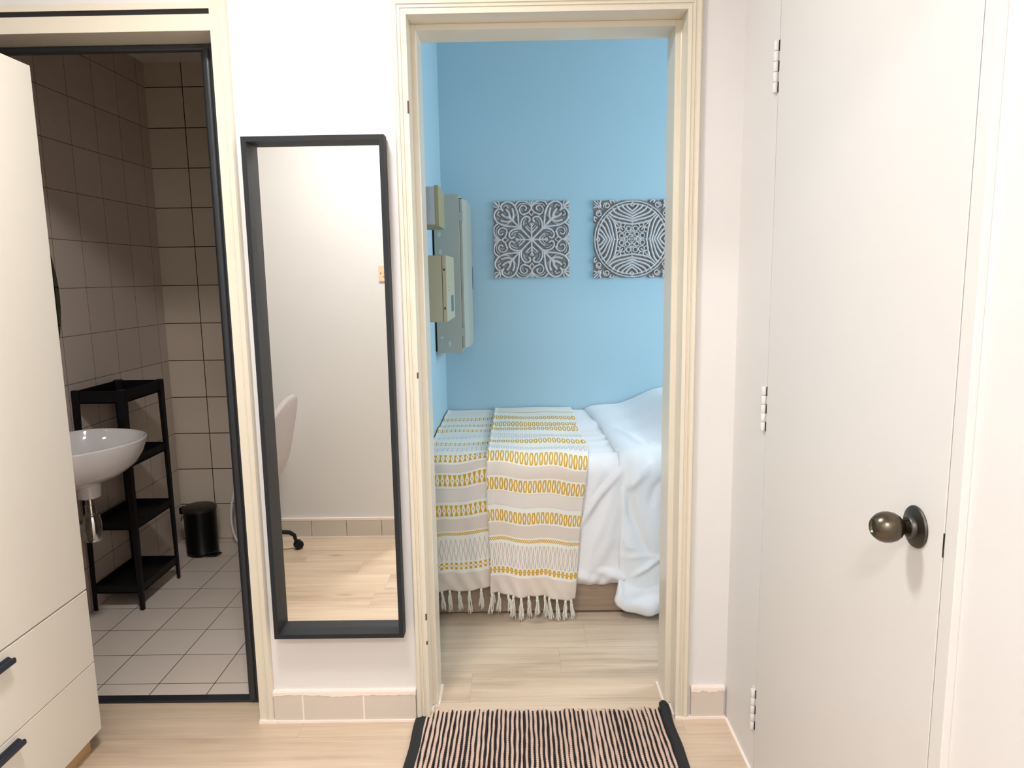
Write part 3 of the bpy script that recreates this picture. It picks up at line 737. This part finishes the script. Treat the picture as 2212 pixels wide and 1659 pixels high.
# duvet, thicker, reaching the floor
def f_duvet(u, v):
    xl = .408; x = xl+u*(1.10-xl)
    zb = .030+.02*math.sin(x*14+.6)-.028*math.exp(-((x-.515)/.05)**2)+.035*math.exp(-((x-.40)/.03)**2)
    Ls = L1+L2+(ZT-RR-zb); s = v*Ls
    edge = min(1, u/.10)
    th = .010+.034*math.sqrt(1-(1-edge)**2)*(.6+.4*min(1, u/.3))
    (y, z), n = prof(s, th)
    d = .004*wob(x, s, 11)
    if s < L1:
        x -= (.05*(1-s/L1))*(1-u) - .03*math.sin(s*5)*(1-u)*.3
        m_ = max(0, min(1, (x-.52)/.26)); m_ = m_*m_*(3-2*m_)
        d += m_*.085*math.sin(PI*min(1, max(0, .5+.5*(1-s/L1))))**1+.085*m_*max(0, 1-s/.9)**.6
        d += .006*math.exp(-(((x-.48)-.18*(s-.75))/.02)**2)*math.exp(-((s-.8)/.2)**2)
        d = min(d, .16)
    else:
        k = min(1, (s-L1)/.08)
        d += k*(ridge(x, z, [(.44, .66), (.425, .58), (.455, .45), (.50, .33), (.545, .24)], .022, -.022)+ridge(x, z, [(.52, .66), (.475, .60), (.43, .55), (.425, .45)], .018, .018)
                +ridge(x, z, [(.60, .62), (.55, .56), (.53, .48)], .018, -.012)
                +ridge(x, z, [(.47, .18), (.53, .22), (.61, .285)], .013, .010, 2)+ridge(x, z, [(.42, .26), (.50, .27), (.62, .262)], .010, .005)
                +ridge(x, z, [(.44, .095), (.52, .105), (.60, .125)], .016, -.012)+ridge(x, z, [(.425, .35), (.44, .31), (.46, .30)], .010, .008)
                +ridge(x, z, [(.405, .19), (.425, .12), (.44, .08)], .011, .012))
        lo = max(0, 1-(z-zb)/.11)
        d += .038*math.sin(min(1, lo*1.0)*PI*.75)+.006*lo*math.sin(x*60+z*25)
        if x < .44: x -= (.030*max(0, 1-abs(z-.09)/.09)-.004*math.sin(z*18))*(1-u*6 if u < .16 else 0)
    return ((x, y+n[0]*d, z+n[1]*d), (u, v))
dv = grid_mesh(110, 210, f_duvet)
do = obj('duvet', dv, M['duvet'], None, smooth='all'); tag(do, 'puffy white duvet draped over the bed side down to the floor', 'duvet')
md = do.modifiers.new('solid', 'SOLIDIFY'); md.thickness = .006; md.offset = -1

# throw: two folded layers
WHITE = srgb(236, 232, 224); BEIGE = srgb(222, 207, 194); PALE = srgb(228, 217, 208); YEL = srgb(214, 164, 38); GREYP = srgb(205, 203, 205); PINK = srgb(212, 193, 180)
def throw_mat(name, bands, side):
    m = mat(name, (235, 232, 224), .9); nt = m.node_tree; (u, v, _), g = coords(nt, 'UV')
    v = v+(noise(nt, g, 5, 2)-.5)*.012
    col = WHITE; per = .0202
    fu = (((u/per).fract()-.5)*2); fx = fu.abs(); gx = 1-fx
    for kind, a, b in bands:
        c_, hh = (a+b)/2, (b-a)/2; fy = ((v-c_)/hh).abs(); inb = fy < 1.
        if kind == 'beige': col = mix(nt, inb, col, BEIGE); continue
        if kind == 'pale':
            col = mix(nt, inb, col, PALE); col = mix(nt, inb*(fy > .88), col, BEIGE); continue
        if kind in ('ring', 'sring', 'gring'):
            o = (fx*1.15+fy*.42) < 1.06
            i = (fx*2.3+fy*1.05) < .93
            msk = inb*o*(1-i); col = mix(nt, msk, col, YEL if kind != 'gring' else GREYP)
        if kind in ('hour',):
            msk = inb*(gx < (fy*.62+.14)).max(fx+fy*1.2 < .30); col = mix(nt, msk*inb, col, YEL)
        if kind == 'shour' or kind == 'gshour':
            msk = inb*((gx < (fy*.45+.12)).max(fx < .10)); col = mix(nt, msk, col, YEL if kind == 'shour' else GREYP)
        if kind == 'loz':
            col = mix(nt, inb*(fx < (1-fy)*.64).max((gx < (fy-.25)*.62)), col, PINK)
            col = mix(nt, inb*(fx < (.35-fy)*.6), col, WHITE)
            col = mix(nt, inb*((fx-(1-fy)*.85-.05).abs() < .05), col, WHITE)
        if kind == 'lozl':
            col = mix(nt, inb*((fx-(1-fy)*.85).abs() < .16), col, PINK)
        if kind == 'flower':
            o = ((fx/.62).max(fy) < 1.)*(fx+fy < 1.35)
            hole = (fx*1.9+fy*1.6) < .62
            stem = (fy < .14)
            col = mix(nt, inb*(o*(1-hole)).max(stem), col, YEL)
        if kind == 'flower2':
            o = ((fx/.55) < 1.)*(fy > .25); stem = (fy < .14)*(gx < .35)
            col = mix(nt, inb*o.max(stem), col, YEL)
        if kind == 'chain':
            tri = ((fx-.5)*1.1)
            l1 = ((v-c_)/hh-tri*1.3).abs() < .30; l2 = ((v-c_)/hh+tri*1.3).abs() < .30
            col = mix(nt, inb*l1.max(l2), col, YEL)
    setcol(m, col)
    bump(m, noise(nt, g, 900, 1)*.4+noise(nt, g, 14, 3), .25, .003)
    return m
BR = [('beige', .0, .079), ('flower', .090, .117), ('loz', .121, .217), ('chain', .229, .247), ('beige', .252, .305), ('ring', .312, .36), ('pale', .38, .439), ('ring', .444, .495), ('beige', .502, .542), ('ring', .546, .592), ('gring', .615, .665), ('sring', .722, .785), ('gring', .83, .90), ('sring', .98, 1.055), ('sring', 1.08, 1.165), ('sring', 1.235, 1.33), ('chain', 1.425, 1.445)]
BL = [('beige', 0., .08), ('flower2', .094, .122), ('lozl', .129, .223), ('chain', .237, .253), ('beige', .257, .309), ('hour', .321, .368), ('pale', .382, .439), ('hour', .450, .496), ('beige', .503, .532), ('hour', .540, .572), ('gshour', .60, .65), ('shour', .725, .775), ('gshour', .84, .88), ('shour', .985, 1.03), ('shour', 1.10, 1.15), ('shour', 1.25, 1.31)]
tb = thing('throw_blanket', 'cream throw with yellow woven patterns and tassels over the bed foot', 'blanket', (-.05, .72, .6))
def throw_panel(name, xa_, xb_, hem, off, m, taper):
    def P(u, v):
        xt = xa_+u*(xb_-xa_)
        hz = hem(u); Ls = L1+L2+(ZT-RR-hz); s = v*Ls
        (y, z), n = prof(s, off)
        d = .002*wob(xt, s, 16); x = xt
        if s > L1:
            dn = (s-L1)/(Ls-L1)
            x = xt-taper*u*dn
            d += dn*(.008+.004*math.sin(xt*34+1)+.003*math.sin(xt*75+z*9))
            lo = max(0, 1-(z-hz)/.13)
            d += lo*(.006+.008*math.sin(xt*30+2)+.004*math.sin(xt*90+z*60))
            d = max(d, 0)
            x += (.004*math.sin(z*9+xt*3))
        else:
            d += .004*math.sin(s*22)*math.sin(xt*9+s*4)+.002
            x -= .018*math.sin((1-s/L1)*PI*.5)*0
            if u > .97: x += .006*math.sin(s*9)
        d += .004*math.exp(-(u/.03)**2)+.0
        return ((x, y+n[0]*d, z+n[1]*d), (xt, Ls-s))
    bm = grid_mesh(70, 230, P)
    o = obj(name, bm, m, tb, smooth='all')
    md = o.modifiers.new('solid', 'SOLIDIFY'); md.thickness = .0025; md.offset = 0
    return P
hemL = lambda u: .112+.028*u**.8+.004*math.sin(u*9)
hemR = lambda u: .116-.030*u+.004*math.sin(u*12)
PL = throw_panel('lower_layer', XW+.006, -.105, hemL, .013, throw_mat('throw_weave_reverse', BL, 'L'), .0)
PR = throw_panel('upper_layer', -.132, .282, hemR, .024, throw_mat('throw_weave_face', BR, 'R'), .062)
def tassel(u, P, dx, L, seed):
    rnd = random.Random(seed); p = Vector(P(u, 1.0)[0]); p.y -= .003
    bm = NB()
    tube(bm, [p+Vector((0, 0, .004)), p+Vector((0, -.002, -.002)), p+Vector((0, -.001, -.010)), p+Vector((0, 0, -.016))], [.002, .0052, .0050, .0028], 8)
    for k in range(11):
        a = 2*PI*k/11; sp = rnd.uniform(.4, 1.1)
        ex_, ey_ = math.cos(a)*.009*sp+dx, math.sin(a)*.006*sp; ll = L*1.22*rnd.uniform(.82, 1.08)
        ph = rnd.uniform(0, 6); aw = rnd.uniform(.0008, .0028)
        pts_ = []
        for i in range(8):
            t = i/7; zz = -.012-ll*t
            pts_.append(p+Vector((math.cos(a)*.0022+ex_*t**.8+aw*math.sin(t*6+ph), math.sin(a)*.002+ey_*t+.002*math.sin(t*5+ph), max(zz, .004-p.z))))
        tube(bm, pts_, [.0018]*7+[.0009], 5)
    obj('tassel', bm, M['tassel'], tb, smooth='all')
for i, u in enumerate((.06, .20, .31, .45, .60, .77, .93)): tassel(u, PL, (-.006, .006, 0, .005, .003, 0, .002)[i], (.075, .055, .065, .058, .07, .06, .055)[i], i)
for i, u in enumerate((.02, .10, .21, .27, .36, .45, .55, .64, .69, .78, .88, .95)): tassel(u, PR, (-.010, .0, .012, -.003, .0, .004, .0, .008, .01, .006, -.002, .008)[i], (.065, .06, .05, .07, .066, .068, .058, .07, .075, .072, .06, .065)[i], 20+i)

# ------------------------------------------------------------------ doormat / rag rug
rg = thing('doormat', 'black and pink ribbed chenille doormat at the bedroom doorway', 'mat', (.07, -.2, 0))
RX0, RX1, RY0, RY1 = -.318, .448, -.46, .028
def rugz(x, y):   # slight lift of the far right corner and edges
    return .004+.012*math.exp(-((x-.475)/.05)**2-((y-.03)/.06)**2)
def cord(bm, x, r, beads, y0, y1, ph, col=0):
    n_ = int((y1-y0)/(.0085 if beads else .02))*(4 if beads else 1); pts_, rr_ = [], []
    for k in range(n_+1):
        y = y0+(y1-y0)*k/n_
        xx = x+.0010*math.sin(y*19+ph)+.0007*math.sin(y*61+ph*2)+(x-.065)*(.02*(RY1-y)/.49)
        rad = r*(1+(.42*math.sin(k*PI/2+ph) if beads else 0)+.08*math.sin(y*90+ph*3))
        if k in (0, n_): rad *= .5
        pts_.append((xx, y, rugz(xx, y)+r*.9)); rr_.append(rad)
    tube(bm, pts_, rr_, 6)
n_c = 52; pit = (RX1-RX0)/n_c
b1, b2 = NB(), NB(); rnd = random.Random(3)
for k in range(n_c):
    x = RX0+pit*(k+.5); yy = RY1+rnd.uniform(-.010, .006)
    cord(b1, x-pit*.22, .0045*rnd.uniform(.85, 1.12), True, RY0, yy, rnd.uniform(0, 6))
    cord(b2, x+pit*.28, .0040*rnd.uniform(.85, 1.25), False, RY0, yy-rnd.uniform(-.004, .008), rnd.uniform(0, 6))
box(b2, RX0, RX1+.004, RY0, RY1-.006, .002, .0045)
pk = paint('pink_beige_chenille', (226, 196, 178), .95, .12, .4)
obj('pink_cords', b1, pk, rg, smooth='all', label='pink beige beaded cords')
obj('black_cords', b2, mat('black_chenille', (22, 20, 22), .95), rg, smooth='all', label='black cords')
def binding(sgn, x_in, x_out):
    bm = NB(); rows = []
    for k in range(41):
        y = RY0+(RY1+.006-RY0)*k/40; sh_ = (x_in-.065)*(.02*(RY1-y)/.49)+.0015*math.sin(y*30)
        zz = rugz(x_out, y)
        lift = .006 if sgn > 0 else .001
        cr_ = [(x_in+sh_, zz-.002), (x_in+sh_, zz+.010), ((x_in*2+x_out)/3+sh_, zz+.0125+lift), ((x_in+x_out*2)/3+sh_, zz+.010+lift), (x_out+sh_, zz+.003), (x_out+sh_-sgn*.002, max(.0005, zz-.0035))]
        rows.append([bm.verts.new((a, y, b)) for a, b in cr_])
    for i in range(40):
        for k in range(6): bm.faces.new((rows[i][k], rows[i][(k+1) % 6], rows[i+1][(k+1) % 6], rows[i+1][k]))
    bm.faces.new(rows[0]); bm.faces.new(rows[-1][::-1])
    obj('binding', bm, M['binding'], rg, smooth='all', label='dark fabric edge binding')
binding(-1, RX0+.004, RX0-.030); binding(1, RX1-.002, RX1+.030)
